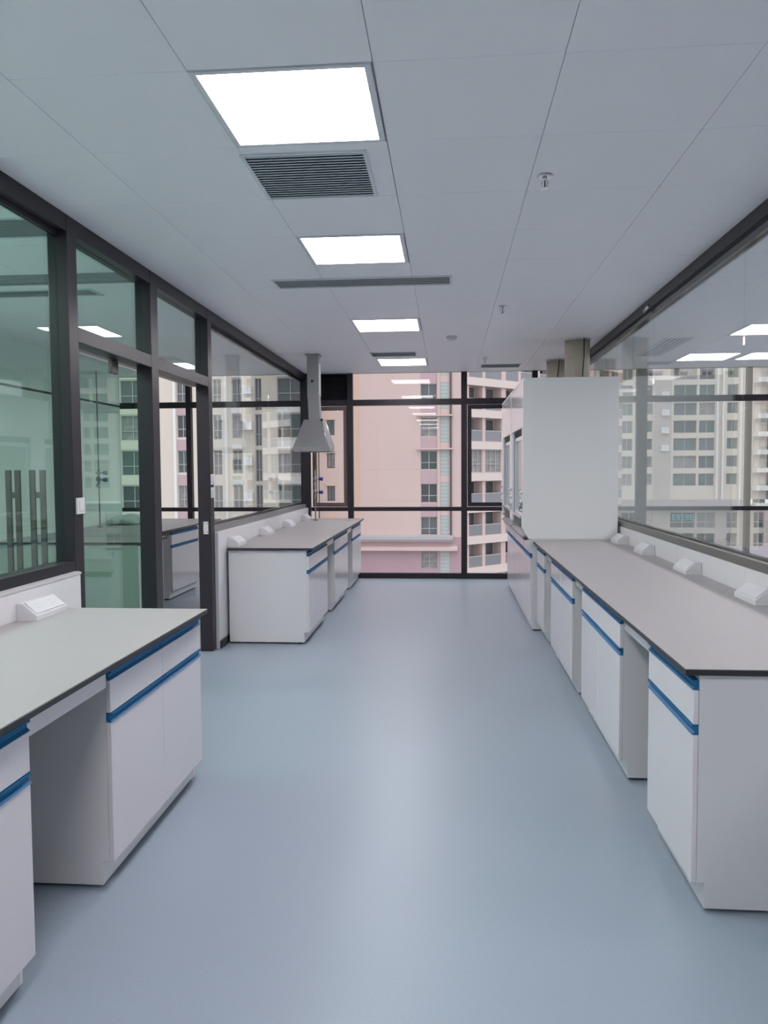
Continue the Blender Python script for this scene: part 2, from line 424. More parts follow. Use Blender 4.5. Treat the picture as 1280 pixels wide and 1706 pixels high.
w5 = MB().box(5.5, 5.6, YB, YW, 0, ZC).build('wall_far_right', 'left_wall_white'); tag(w5, 'far wall of the right room', 'wall', kind='structure')

# ------------------------------------------------------------------ window wall
def window(name, x0, x1, mull, label, zt=2.355, louver=None, sash=()):
    w = structure(name, label=label, cat='window')
    yb = YW + .07
    def bar(a, b, c, d, n='frame_bar', y0=YW, y1=yb, m='frame_dark'): return part(MB().box(a, b, y0, y1, c, d), n, m, w)
    bar(x0, x1, .001, .07, 'bottom_rail'); bar(x0, x1, ZC + .001, ZC + .02, 'head_rail')
    xs = []
    edges = [x0] + [v for m_ in mull for v in m_] + [x1]
    for a, b in mull: bar(a, b, .07, ZC, 'mullion', YW - .012)
    bays = [(edges[i], edges[i + 1]) for i in range(0, len(edges), 2)]
    for i, (a, b) in enumerate(bays):
        if b - a < .05: continue
        bar(a, b, .905, .958, 'transom_bar'); bar(a, b, 2.312, 2.39, 'transom_bar')
        part(MB().box(a, b, YW + .03, YW + .04, .07, .905), 'glass_pane', 'glass_window', w)
        if louver == i:
            part(MB().box(a, b, YW + .055, YW + .065, 2.39, ZC), 'louver_backing', 'black_rubber', w)
            me = None
            for k in range(9):
                z = 2.405 + k * .036
                o = part(MB().prism([(YW + .012, 0), (YW + .016, 0), (YW + .05, .032), (YW + .046, .032)], 'x', a, b), 'louver_slat', 'frame_dark', w)
                o.location = (0, 0, z)
        else: part(MB().box(a, b, YW + .03, YW + .04, 2.39, ZC), 'glass_pane', 'glass_window', w)
        if i in dict(sash):
            ang = dict(sash)[i]
            hx, sg = (b, -1) if ang >= 0 else (a, 1)
            s = MB(); f = .052; wd = (b - a) - .012; H0, H1 = .964, 2.306
            # sash frame in its own plane, hinged on one side and standing open to the outside
            def q(u0, u1, z0, z1): s.box(min(sg * u0, sg * u1), max(sg * u0, sg * u1), 0, .045, z0, z1)
            q(0, f, H0, H1); q(wd - f, wd, H0, H1); q(f, wd - f, H0, H0 + f); q(f, wd - f, H1 - f, H1)
            so = s.build('casement_sash', 'frame_brown' if ang >= 0 else 'frame_dark', w); so.location = (hx + sg * .006, YW + .014, 0); so.rotation_euler = (0, 0, -abs(ang) * 1 if sg < 0 else abs(ang))
            g = MB().box(min(sg * f, sg * (wd - f)), max(sg * f, sg * (wd - f)), .018, .026, H0 + f, H1 - f).build('sash_pane', 'glass_window', so)
            MB().cbox(*sorted((sg * (wd - .035), sg * (wd - .018))), -.03, 0, 1.55, 1.67, b=.004).build('sash_handle', 'handle_dark', so)
        else: part(MB().box(a, b, YW + .03, YW + .04, .958, 2.312), 'glass_pane', 'glass_window', w)
    return w
window('window_1', -1.835, 1.523, [(-1.338, -1.265), (.175, .252), (1.10, 1.17)], 'dark framed full-height windows across the end of the aisle', louver=0, sash=((0, .10), (2, -.0001)))
window('window_2', -4.5, -1.96, [(-3.545, -3.475)], 'dark framed windows of the left room')
window('window_3', 1.623, 5.5, [(2.44, 2.57), (3.82, 3.88)], 'dark framed windows of the right room')

# ------------------------------------------------------------------ benches
def grip(parent, L, z, name='grip_strip'):
    b = MB()
    b.prism([(-.004, -.014), (.014, -.014), (.020, -.002), (.020, .016), (-.004, .016), (-.004, .010), (.006, .006), (.006, -.006)], 'x', 0, L)
    return b.build(name, 'blue_grip', parent, loc=(0, 0, z))
def cabinet(loc, rz, L, splits, label, group, depth=.66, doors=None, full_drawers=True, H=.789, name='base_cabinet', near='hi'):
    """local frame: X along the run, Y into the bench (face at Y=0), Z up; splits = number of drawers over the doors"""
    t = empty(name, loc, rz, label=label, cat='cabinet', group=group)
    pk = .042
    side = [(0.018, .100), (pk, .100), (pk, .014), (depth, .014), (depth, H), (0.018, H)]
    for a, b in ((0, .018), (L - .018, L)):
        MB().prism(side, 'x', a, b).build('side_panel', 'cabinet_body', t)
    MB().box(.018, L - .018, depth - .012, depth, .014, H).build('back_panel', 'cabinet_body', t)
    MB().box(.018, L - .018, .0205, depth - .012, .100, .118).build('base_board', 'cabinet_body', t)
    MB().box(.018, L - .018, .0205, .06, H - .02, H).build('top_rail', 'cabinet_body', t)
    MB().box(.018, L - .018, pk + .001, pk + .016, .014, .1).build('plinth', 'cabinet_body', t)
    for x in (.05, L - .05):
        for y in (pk + .05, depth - .06):
            MB().cyl((x, y, 0), (x, y, .02), .020, n=12).build('foot', 'black_rubber', t)
    n = splits; g = .0015
    w = L / n
    for i in range(n):
        d = MB().cbox(i * w + g, (i + 1) * w - g, 0, .018, .624, .737, b=.0022).build('drawer', 'cabinet_white', t)
        grip(d, w - 2 * g, .754).location = (i * w + g, 0, .754)
    m = doors or n; w = L / m
    for i in range(m):
        d = MB().cbox(i * w + g, (i + 1) * w - g, 0, .018, .098, .590, b=.0022).build('door', 'cabinet_white', t)
        grip(d, w - 2 * g, .607).location = (i * w + g, 0, .606)
    return t
def worktop(loc, rz, L, D, label, gaps=(), name='worktop', group=None, zt=ZT):
    """slab with a pale top and dark core edge; gaps = knee spaces carrying a white apron"""
    t = empty(name, loc, rz, label=label, cat='worktop', group=group)
    MB().cbox(0, L, 0, D, zt - .021, zt - .002, b=.0015).build('core_slab', 'bench_edge', t)
    MB().box(.0015, L - .0015, .0015, D - .0015, zt - .002, zt).build('top_surface', 'bench_top', t)
    for a, b in gaps:
        MB().box(a, b, .050, .068, .715, zt - .0215).build('apron', 'cabinet_white', t)
    return t
RZR, RZL = -math.pi / 2, math.pi / 2
# right bench: local X runs towards the camera from the far end
YR0, YR1 = 2.548, 7.06
XFR = .79
worktop((.758, YR1, 0), RZR, YR1 - YR0, 1.521 - .758, 'long pale grey worktop with black edge on the right side of the aisle',
        gaps=((YR1 - 3.655, YR1 - 3.14), (YR1 - 5.05, YR1 - 4.695), (YR1 - 6.53, YR1 - 6.10)))
gR = 'white base cabinets under the right worktop'
cabinet((XFR, 3.135, 0), RZR, 3.135 - 2.568, 1, 'white cabinet with blue grips at the near end of the right bench', gR, depth=.70)
cabinet((XFR, 4.69, 0), RZR, 4.69 - 3.66, 2, 'wide white cabinet with two drawers, second from the near end of the right bench', gR, depth=.70)
cabinet((XFR, 6.09, 0), RZR, 6.09 - 5.055, 2, 'white cabinet third from the near end of the right bench', gR, depth=.70)
cabinet((XFR, 7.055, 0), RZR, 7.055 - 6.535, 1, 'narrow white cabinet of the right bench next to the tall fume hood', gR, depth=.70)
# left near bench: local X runs away from the camera
worktop((-1.122, .35, 0), RZL, 3.552 - .35, 1.864 - 1.122, 'pale grey worktop with black edge in the left foreground', gaps=((1.01 + .05, 1.70 - .0), (2.055 - .35 + .0, 2.565 - .35)) if False else ((2.06 - .35, 2.565 - .35),))
gL = 'white base cabinets under the left foreground worktop'
cabinet((-1.16, 2.57, 0), RZL, 3.53 - 2.57 + .02, 2, 'white cabinet with two drawers under the far end of the foreground left worktop', gL, depth=.68, doors=2)
cabinet((-1.16, 1.05, 0), RZL, 1.0, 2, 'white cabinet cut off by the left edge of the photo', gL, depth=.68)
cabinet((-1.16, .37, 0), RZL, .66, 1, 'white left bench cabinet out of view beside the camera', gL, depth=.68)
# left far bench
worktop((-1.121, 6.393, 0), RZL, 10.35 - 6.393, 1.864 - 1.121 - .02, 'pale grey worktop on the left between doorway and windows',
        gaps=((7.45 - 6.393, 7.94 - 6.393), (8.98 - 6.393, 9.44 - 6.393)))
gF = 'white base cabinets under the far left worktop'
cabinet((-1.16, 6.42, 0), RZL, 1.02, 2, 'white cabinet whose end panel faces the camera at the start of the far left bench', gF, depth=.68)
cabinet((-1.16, 7.945, 0), RZL, 1.03, 2, 'middle white cabinet of the three under the far left worktop', gF, depth=.68)
cabinet((-1.16, 9.445, 0), RZL, .90, 2, 'last white cabinet of the far left bench, against the windows', gF, depth=.68)

# bench of the left room, seen through the doorway
worktop((-3.06, 7.56, 0), RZL, 10.35 - 7.56, 1.135, 'worktop along the wall of the left room behind the glass')
gB = 'white cabinets of the bench in the left room'
cabinet((-3.10, 8.56, 0), RZL, .95, 1, 'white cabinet with blue grips seen through the open doorway', gB, depth=.95)
worktop((-2.78, 6.88, 0), RZL, .66, 1.41, 'short dark edged worktop behind the green sliding door', group=None)
t = empty('end_cabinet', (-2.80, 6.90, 0), RZL, label='low white cabinet with plain side seen through green glass', cat='cabinet')
MB().cbox(0, .62, 0.02, 1.37, .02, .789, b=.002).build('body', 'end_panel_green', t)
MB().cbox(0.002, .578, 0, .0195, .1, .78, b=.002).build('door', 'cabinet_white', t)
MB().box(0, .58, .05, 1.1, 0, .02).build('plinth', 'black_rubber', t)
# H shaped dark metal frames standing in the left room
def hframe(x, y, label, w=.165, z1=1.47):
    t = empty('metal_frame', (x, y, 0), label=label, cat='frame', group='dark H-shaped metal frames in the left room')
    for s in (-1, 1): MB().cbox(s * w / 2 - .021, s * w / 2 + .021, -.01, .01, 0, z1, b=.002).build('upright', 'handle_dark', t)
    MB().box(-w / 2 + .021, w / 2 - .021, -.008, .008, 1.262, 1.305).build('crossbar', 'handle_dark', t)
    MB().box(-w / 2 + .021, w / 2 - .021, -.008, .008, .25, .30).build('crossbar', 'handle_dark', t)
hframe(-3.235, 5.6, 'left of two dark H-shaped frames behind the near glass', w=.072)
hframe(-3.045, 5.6, 'right of two dark H-shaped frames behind the near glass', w=.080)
# ceiling track crossing the left room
MBt = MB().box(-4.2, -1.998, 4.97, 5.13, ZC - .045, ZC - .001)
t = empty('ceiling_track', (0, 0, 0), label='dark track crossing the ceiling of the left room', cat='track')
t.location = (-3.1, 5.05, ZC)
MB().box(-1.1, 1.10, -.08, .01, -.03, -.0005).build('channel', 'vent_dark', t)
MB().box(-1.1, 1.10, .055, .08, -.03, -.0005).build('lip', 'vent_dark', t)
MB().box(-1.1, 1.10, .01, .055, -.012, -.0005).build('slot', 'vent_metal', t)
# bundle lying on the left room bench
bm = bmesh.new(); bmesh.ops.create_icosphere(bm, subdivisions=4, radius=1)
for v in bm.verts:
    x, y, z = v.co
    r = 1 + .10 * math.sin(5 * x + 2 * y) + .08 * math.sin(7 * y + 3 * z) + .05 * math.sin(13 * x * y + 4)
    v.co = (x * .19 * r, y * .28 * r, max(z, -.35) * .085 * r + .03)
me = bpy.data.meshes.new('plastic_bag'); bm.to_mesh(me); bm.free(); me.materials.append(M['cloth_bag'])
for p in me.polygons: p.use_smooth = True
zmin = min(v.co.z for v in me.vertices)
o = bpy.data.objects.new('plastic_bag', me); COL.objects.link(o); o.location = (-3.93, 9.35, ZT - zmin)
tag(o, 'pale crumpled bag lying on the left room bench near the window', 'bag')

# ------------------------------------------------------------------ desktop sockets
def socket(x, y, sgn, label, group, s=1.0, L=.27, two=True):
    """wedge; its back towards the wall (sgn=-1 left wall, +1 right wall), starts at y and runs away"""
    t = empty('desktop_socket', (x, y, ZT), label=label, cat='socket', group=group)
    d = .092 * s; h = .074 * s
    prof = [(0, 0), (0, h), (sgn * -.026 * s, h), (sgn * -d, .022 * s), (sgn * -d, 0)]
    MB().prism(prof, 'y', 0, L).build('housing', 'plastic_white', t)
    # sloping face plate with two outlets
    ax, az = -.030 * s, h - .0015; bx, bz = -.084 * s, .027 * s
    nx, nz = (.052 * s), (.060 * s); ln = math.hypot(nx, nz); nx, nz = -nx / ln * .006, nz / ln * .006
    pp = [(sgn * ax, az), (sgn * bx, bz), (sgn * (bx + nx), bz + nz), (sgn * (ax + nx), az + nz)]
    MB().prism(pp, 'y', .012, L - .012).build('face_plate', 'plastic_white', t)
    def on(u, v, w):   # u across slope 0..1, v along y
        return (sgn * (ax + (bx - ax) * u + nx * w), v, az + (bz - az) * u + nz * w)
    for c in (.075, .185):
        b = MB()
        for du, dv in ((.35, 0), (.62, -.012), (.62, .012)):
            p, q = on(du, c + dv, 1.0), on(du, c + dv, 1.12)
            b.cyl(p, q, .0035, n=8)
        b.build('outlet_holes', 'plastic_grey', t)
    return t
for i, (y, l) in enumerate(((3.756, 'white wedge socket nearest the camera on the right bench'), (4.83, 'second wedge socket along the right bench, beside the second panel joint'),
                            (5.90, 'third wedge socket along the right bench'), (6.75, 'last wedge socket on the right bench, against the fume hood'))):
    socket(1.521, y, 1, l, 'wedge sockets on the right worktop')
socket(-1.864, 3.22, -1, 'white wedge socket on the left foreground worktop', 'wedge sockets on the left foreground worktop')
socket(-1.864, 1.95, -1, 'wedge socket on the left foreground worktop beyond the photo edge', 'wedge sockets on the left foreground worktop')
for y, l in ((6.49, 'first wedge socket of the far left bench, nearest the doorway'), (7.62, 'second wedge socket of the far left bench'),
             (8.72, 'third wedge socket of the far left bench'), (9.83, 'last wedge socket of the far left bench, nearest the window')):
    socket(-1.864, y, -1, l, 'wedge sockets on the far left worktop')

# ------------------------------------------------------------------ wall switches
def switch(y0, y1, z0, z1, label):
    t = empty('wall_switch', (LX + .0035, (y0 + y1) / 2, (z0 + z1) / 2), label=label, cat='switch')
    w, h = (y1 - y0) / 2, (z1 - z0) / 2
    MB().cbox(-.0015, .012, -w, w, -h, h, b=.003).build('plate', 'plastic_white', t)
    MB().cbox(.012, .016, -w * .62, w * .62, -h * .62, h * .62, b=.0015).build('rocker', 'plastic_white', t)
switch(3.845, 3.925, 1.238, 1.322, 'white switch on the dark post beside the foreground window')
switch(6.13, 6.21, 1.345, 1.43, 'upper of two white switches on the door post')
switch(6.13, 6.21, 1.238, 1.322, 'lower of two white switches on the door post')

# ------------------------------------------------------------------ canopy exhaust hood over the far left bench
t = empty('exhaust_hood', (-1.495, 8.70, 1.66), label='grey metal canopy hood with a square duct hanging over the far left bench', cat='hood')
def frustum(b, x0, x1, y0, y1, z0, X0, X1, Y0, Y1, z1, mi=0):
    vs = [(x0, y0, z0), (x1, y0, z0), (x1, y1, z0), (x0, y1, z0), (X0, Y0, z1), (X1, Y0, z1), (X1, Y1, z1), (X0, Y1, z1)]
    return b.add(vs, [(0, 3, 2, 1), (4, 5, 6, 7), (0, 1, 5, 4), (1, 2, 6, 5), (2, 3, 7, 6), (3, 0, 4, 7)], mi)
frustum(MB(), -.197, .197, -.2, .2, .055, -.09, .11, -.11, .11, .355).build('canopy', 'steel', t)
MB().box(-.200, -.188, -.203, .203, 0, .055).box(.188, .200, -.203, .203, 0, .055).box(-.188, .188, -.203, -.191, 0, .055).box(-.188, .188, .191, .203, 0, .055).build('rim', 'steel', t)
b = MB(); b.cyl((.187, -.2, .055), (.105, -.105, .355), .006, n=8).cyl((.197, .2, .055), (.11, .11, .355), .006, n=8)
b.build('corner_trim', 'steel_bright', t)
frustum(MB(), -.045, .08, -.065, .065, .355, -.055, .07, -.065, .065, .60).build('neck', 'steel', t)
MB().box(-.058, .068, -.068, .068, .60, 1.078).build('duct', 'steel', t)
MB().box(.0685, .073, -.06, .07, .62, .98).build('side_strip', 'steel_bright', t)
MB().cyl((.0, -.068, .78), (.0, -.085, .78), .014, n=12).cyl((.10, -.11, .35), (.115, -.13, .35), .013, n=12).build('lock_knob', 'black_rubber', t)
MB().box(-.075, .085, -.085, .085, 1.068, 1.0785).build('ceiling_flange', 'steel', t)

# ------------------------------------------------------------------ gas valve stands
def gas(x, y, z0, zs, label, ks, top, dirx=1):
    t = empty('gas_tap', (x, y, z0), label=label, cat='tap')
    MB().cyl((0, 0, 0), (0, 0, top - z0), .008, n=10).build('riser_pipe', 'steel', t)
    MB().cyl((0, 0, 0), (0, 0, .018), .030, n=16).build('base_flange', 'steel', t)
    for z in zs:
        b = MB(); b.cyl((0, 0, z - z0 - .035), (0, 0, z - z0 + .035), .016, n=12)
        b.cyl((0, 0, z - z0), (dirx * .055, 0, z - z0), .009, n=10).cyl((-.03, 0, z - z0), (.0, 0, z - z0), .011, n=10)
        b.cyl((0, -.05, z - z0 - .05), (0, 0, z - z0 - .03), .006, n=8).cyl((0, -.05, z - z0 - .05), (0, -.05, z - z0 - .085), .008, .005, n=8)
        v = b.build('valve', 'steel', t)
        MB().cyl((dirx * .055, 0, z - z0), (dirx * .100, 0, z - z0), .021, .024, n=14).build('knob', ks, v)
gas(-1.70, 9.95, ZT, (1.345, 1.175), 'slim gas tap stand with two blue knobs on the far left bench', 'knob_blue', 1.46)
gas(-4.02, 8.75, ZT, (1.44, 1.36), 'gas tap stand with teal knobs on the left room bench', 'knob_teal', 2.60)

# ------------------------------------------------------------------ fume hoods at the end of the right bench
def fume_hood(y0, y1, label, base_label):
    L = y1 - y0
    t = empty('fume_hood', (.667, y1, .83), RZR, label=label, cat='fume hood', group='white fume hoods at the end of the right bench')
    # local X towards the camera, Y into the hood, front at Y=0
    D = 1.50 - .667; H = 2.262 - .83
    for a, b in ((0, .03), (L - .03, L)):
        MB().prism([(.05, 0), (D, 0), (D, H), (0, H), (0, .09)], 'x', a, b).build('side_panel', 'hood_white', t)
    MB().box(.03, L - .03, D - .02, D, 0, H).build('back_panel', 'hood_white', t)
    MB().box(.03, L - .03, 0, D - .02, H - .02, H).build('top_panel', 'hood_white', t)
    MB().box(.03, L - .03, .06, D - .02, 0, .025).build('work_surface', 'bench_top', t)
    MB().cbox(.0305, L - .0305, .002, .024, 1.0, H - .021, b=.002).build('fascia_panel', 'hood_panel', t)
    for a, b in ((.0305, .15), (L - .15, L - .0305)):
        pf = MB().cbox(a, b, .002, .024, .09, .998, b=.002).build('control_pillar', 'hood_panel', t)
        for z in (.25, .33, .41): MB().cyl(((a + b) / 2, .002, z), ((a + b) / 2, -.018, z), .014, n=10).build('control_knob', 'plastic_grey', pf)
    # sliding sash
    s = MB().box(.152, L - .152, .03, .055, .16, .20).box(.152, L - .152, .03, .055, .90, .94).box(.152, .19, .03, .055, .20, .90).box(L - .19, L - .152, .03, .055, .20, .90).build('sash_frame', 'hood_panel', t)
    for a in (.158, L - .166): MB().box(a, a + .008, .022, .029, .12, .99).build('sash_track', 'hood_trim', t)
    MB().box(.19, L - .19, .038, .046, .20, .90).build('sash_glass', 'glass_clear', s)
    MB().cbox(.25, L - .25, -.004, .03, .165, .19, b=.003).build('sash_handle', 'steel_bright', s)
    MB().prism([(-.0, .005), (.055, .026), (.055, .045), (-.0, .02)], 'x', .0305, L - .0305).build('airfoil_sill', 'steel', t)
    # duct on top and its cable
    d = empty('exhaust_duct', ((1.288 if y0 < 7.5 else 1.29), (8.02 if y0 < 7.5 else 9.5), 2.263), label=('beige round exhaust duct nearer the camera on top of the fume hood' if y0 < 7.5 else 'beige round exhaust duct behind the first one on top of the fume hood'), cat='duct', group='beige exhaust ducts')
    MB().cyl((0, 0, 0), (0, 0, ZC - 2.264), .122, n=40).build('pipe', 'duct_beige', d)
    MB().cyl((0, 0, ZC - 2.264 - .012), (0, 0, ZC - 2.264), .130, n=40).build('ceiling_collar', 'plastic_grey', d)
    MB().cyl((0, 0, 0), (0, 0, .02), .135, n=40).build('flange', 'hood_white', d)
    pts = [(.045, -.125, ZC - 2.265), (.045, -.128, .30), (.035, -.130, .15), (.03, -.132, .02)] if y0 < 7.5 else [(.01, -.127, ZC - 2.265), (.0, -.129, .35), (-.03, -.130, .15), (-.05, -.134, .02)]
    MB().tube(pts, .005).build('cable', 'black_rubber', d)
    # base cabinet
    c = empty('hood_base_cabinet', (.735, y1, 0), RZR, label=base_label, cat='cabinet', group='cabinets under the fume hoods')
    MB().box(0, L, .018, .74, .012, .829).build('body', 'cabinet_body', c)
    MB().box(.02, L - .02, .03, .7, 0, .012).build('plinth', 'black_rubber', c)
    MB().prism([(-.05, .815), (.018, .829), (.018, .70), (-.01, .705)], 'x', 0, L).build('front_lip', 'cabinet_white', c)
    n = 2
    for i in range(n):
        w = L / n
        o = MB().cbox(i * w + .002, (i + 1) * w - .002, 0, .0175, .06, .655, b=.002).build('door', 'cabinet_white', c)
        grip(o, w - .004, .672).location = (i * w + .002, 0, .672)
fume_hood(7.075, 8.44, 'white fume hood with plain side panel facing the camera', 'white base cabinet under the nearer fume hood')
fume_hood(8.445, 9.80, 'second white fume hood nearest the windows', 'white base cabinet under the fume hood nearest the windows')

# ------------------------------------------------------------------ outside: apartment buildings
def facade(root, u0, u1, z0, z1, openings, m, depth=.25, thick=8.0, name='wall', shear=0.0):
    """wall face at local Y=0 with real openings; openings = (ua, ub, za, zb)"""
    openings = [(o[0], o[1], max(o[2], z0), min(o[3], z1)) for o in openings if o[3] > z0 + .1 and o[2] < z1 - .1]
    us = sorted({u0, u1} | {v for o in openings for v in o[:2]}); zs = sorted({z0, z1} | {v for o in openings for v in o[2:4]})
    b = MB()
    for i in range(len(us) - 1):
        cu = (us[i] + us[i + 1]) / 2
        k = 0
        while k < len(zs) - 1:
            cz = (zs[k] + zs[k + 1]) / 2
            if any(o[0] < cu < o[1] and o[2] < cz < o[3] for o in openings): k += 1; continue
            j = k
            while j + 1 < len(zs) - 1 and not any(o[0] < cu < o[1] and o[2] < (zs[j + 1] + zs[j + 2]) / 2 < o[3] for o in openings): j += 1
            b.add([(us[i], 0, zs[k]), (us[i + 1], 0, zs[k]), (us[i + 1], 0, zs[j + 1]), (us[i], 0, zs[j + 1])], [(0, 1, 2, 3)])
            k = j + 1
    for (a, c, z, w) in openings:
        b.add([(a, 0, z), (c, 0, z), (c, 0, w), (a, 0, w), (a, depth, z), (c, depth, z), (c, depth, w), (a, depth, w)],
              [(0, 4, 5, 1), (2, 6, 7, 3), (0, 3, 7, 4), (1, 5, 6, 2)])
    b.add([(u0, 0, z0), (u1, 0, z0), (u1, 0, z1), (u0, 0, z1), (u0 + shear, thick, z0), (u1, thick, z0), (u1, thick, z1), (u0 + shear, thick, z1)],
          [(1, 5, 6, 2), (4, 0, 3, 7), (5, 4, 7, 6), (3, 2, 6, 7)])
    return b.build(name, m, root)
wcache = {}
def far_window(root, a, c, z, w, depth=.22, bars=(1, 0), pane='pane_dark', fm='window_frame', fw=.06):
    key = (round(c - a, 3), round(w - z, 3), bars, fm, fw)
    W_, H_ = c - a, w - z
    if key not in wcache:
        b = MB(); y0, y1 = -.03, .03
        b.box(0, fw, y0, y1, 0, H_).box(W_ - fw, W_, y0, y1, 0, H_).box(fw, W_ - fw, y0, y1, 0, fw).box(fw, W_ - fw, y0, y1, H_ - fw, H_)
        for i in range(bars[0]):
            x = W_ * (i + 1) / (bars[0] + 1); b.box(x - fw / 2, x + fw / 2, y0, y1, fw, H_ - fw)
        if bars[1]: b.box(fw, W_ - fw, y0 - .01, y1, H_ * .36, H_ * .36 + fw)
        o = b.build('window', fm, root)
        p = MB().box(fw / 2, W_ - fw / 2, .04, .06, fw / 2, H_ - fw / 2).build('pane', pane, o)
        wcache[key] = (o.data, p.data)
    else:
        o = bpy.data.objects.new('window', wcache[key][0]); COL.objects.link(o); o.parent = root
        p = bpy.data.objects.new('pane', wcache[key][1]); COL.objects.link(p); p.parent = o
    o.location = (a, depth - .08, z)
    if p.data.materials[0] != M[pane]:
        p.material_slots[0].link = 'OBJECT'; p.material_slots[0].material = M[pane]
    return o
def louver(root, a, c, z, w, n=7):
    b = MB(); h = (w - z) / n
    for i in range(n): b.box(a, c, .02 + .0, .05, z + i * h + .03, z + (i + 1) * h - .02).box(a, c, .05, .07, z + i * h, z + (i + 1) * h)
    return b.build('louver', 'louver_green', root)
PN = ['pane_dark', 'pane_grey', 'pane_curtain', 'pane_green']
def pk(i, j): return PN[(i * 7 + j * 5 + i * j) % 4]

# pink tower straight ahead (plain gable, recessed window column)
A = empty('apartment_building', (0, 72, 0), label='pale pink tower straight ahead with a broad blank wall and a narrow column of windows', cat='building')
zlo, zhi = -26, 34
fh = 3.04
op = []
wt = [6.24 + fh * k for k in range(-6, 9)]
for z in wt:
    op.append((-2.50, -.98, z - 1.75, z)); op.append((-.72, .12, z - 2.3, z + .1))
    op.append((-11.18, -10.45, z - 1.55, z - .05))
facade(A, -11.9, 1.40, -4.75, zhi, op, 'pink_pale', depth=.35)
MB().box(-8.95, -8.1, -.012, 0, -4.75, zhi).build('corner_band', 'pink_orange', A)
pb = MB()
for z in wt:
    if z < -5: continue
    pb.box(-2.5, -.98, -.02, 0, z + .05, z + fh - 1.8)
for o_ in ():
    pass
pb.build('spandrel_bands', 'pink_mid', A)
low = [(-2.50, -.98, z - 1.75, z) for z in wt if z < -5.6] + [(-.72, .12, z - 2.3, z + .1) for z in wt if z < -5.6]
for i, z in enumerate(wt):
    far_window(A, -2.50, -.98, z - 1.75, z, depth=.32, bars=(1, 1), pane=PN[(i * 3) % 4])
    far_window(A, -11.18, -10.45, z - 1.55, z - .05, depth=.30, bars=(1, 0), pane=PN[(i + 1) % 4], fm='frame_brown')
    louver(A, -.72, .12, z - 2.3, z + .1)
    MB().prism([(-.14, z - .15), (.0, z - .15), (.0, z + .08), (-.14, z + .02)], 'x', -11.3, -10.35).build('window_hood', 'pink_orange', A)
    if i % 4 in (1, 2):
        MB().box(-2.85, .45, -.45, 0, z + .08, z + .22).build('ledge', 'pink_pale', A)
MB().box(-.97, -.74, -.10, 0, -4.75, zhi).build('pier', 'pink_pale', A)
MB().box(.16, .34, -.15, 0, -4.75, zhi).build('downpipe', 'frame_brown', A)
# darker podium under a moulded ledge
facade(A, -11.9, 1.40, zlo, -4.75, op, 'pink_dark', depth=.35, name='podium_wall')
MB().prism([(-.05, -4.55), (-.55, -4.7), (-.55, -4.95), (-.3, -5.2), (0, -5.25), (0, -4.5)], 'x', -9.0, .45).build('upper_cornice', 'podium_grey', A)
MB().prism([(0, -5.55), (-.75, -5.75), (-.75, -5.95), (0, -6.05)], 'x', -9.0, .85).build('lower_cornice', 'pink_pale', A)
for j in (-3.0, -5.9): MB().box(-8.0, -2.7, -.008, 0, j + 4.5 - .02, j + 4.5 + .02).build('wall_joint', 'pink_orange', A)

# balcony wing running back at an angle
ang = math.radians(45)
B = empty('balcony_wing', (1.40, 72.0, 0), ang, label='balconied wing of the pink tower angling away to the right', cat='building')
bays = []
u = .75
while u < 22:
    bays += [(u, u + 1.8), (u + 2.2, u + 4.45)]; u += 5.1
ops = []
fz = [6.22 + 2.93 * k for k in range(-6, 9)]
for z in fz:
    for a, c in bays: ops.append((a, c, z - 2.15, z))
facade(B, 0, 23.5, zlo, zhi, ops, 'pink_pale', depth=1.1, shear=8.3)
for i, z in enumerate(fz):
    MB().box(-.1, 23.6, -.22, 0, z + .02, z + .70).build('balcony_parapet', 'parapet_pink', B)
    for j, (a, c) in enumerate(bays):
        if z > 24 or z < -14: 
            MB().box(a, c, .95, 1.0, z - 2.15, z).build('pane', 'pane_dark', B); continue
        encl = (i * 3 + 1) % 4 == 0
        if encl: far_window(B, a, c, z - 2.15, z, depth=.2, bars=(2, 1), pane='pane_curtain')
        else:
            far_window(B, a, c, z - 2.15, z, depth=1.08, bars=(1, 0), pane=pk(i, j), fw=.08)
            rr = MB().box(a, c, .04, .07, z - 2.15, z - 1.2)
            rr.build('railing_panel', 'rail_glass', B)
            MB().box(a, c, .02, .09, z - 1.2, z - 1.13).build('handrail', 'window_frame', B)

# cream building seen through the left room
D = empty('apartment_building', (0, 68, 0), label='cream apartment block seen through the left glass room', cat='building')
fd = 3.12
dz = [6.42 + fd * k for k in range(-6, 9)]
cols = [(-29.1, -26.9, 2.2, 'w'), (-25.30, -24.30, 2.75, 'l'), (-23.95, -22.90, 2.0, 'w'), (-20.7, -19.9, 2.2, 'w'), (-18.95, -18.05, 2.1, 'w'), (-16.9, -16.3, 2.8, 'w'), (-34.6, -32.6, 2.2, 'w'), (-14.9, -12.6, 2.1, 'w')]
opD = [(a, c, z - h, z) for z in dz for a, c, h, k in cols if k == 'w']
facade(D, -38, -12.0, zlo, zhi, opD, 'cream_wall', depth=.3)
for i, z in enumerate(dz):
    for j, (a, c, h, k) in enumerate(cols):
        if k == 'l': louver(D, a, c, z - h, z)
        else: far_window(D, a, c, z - h, z, depth=.26, bars=(1, 1), pane=pk(i, j), fm='window_frame')
    MB().box(-23.95, -22.9, -.03, 0, z + .05, z + .95).build('spandrel', 'pink_mid', D)
    MB().box(-18.95, -18.05, -.25, 0, z + .1, z + .5).build('parapet', 'trim_white', D)
    MB().box(-14.9, -12.6, -.35, 0, z + .1, z + .75).build('parapet', 'trim_white', D)
    MB().box(-29.2, -26.8, -.08, 0, z + .1, z + .45).build('parapet', 'cream_wall', D)
for x in (-24.15, -21.2, -19.5): MB().box(x - .12, x + .12, -.15, 0, zlo, zhi).build('pier', 'trim_white', D)
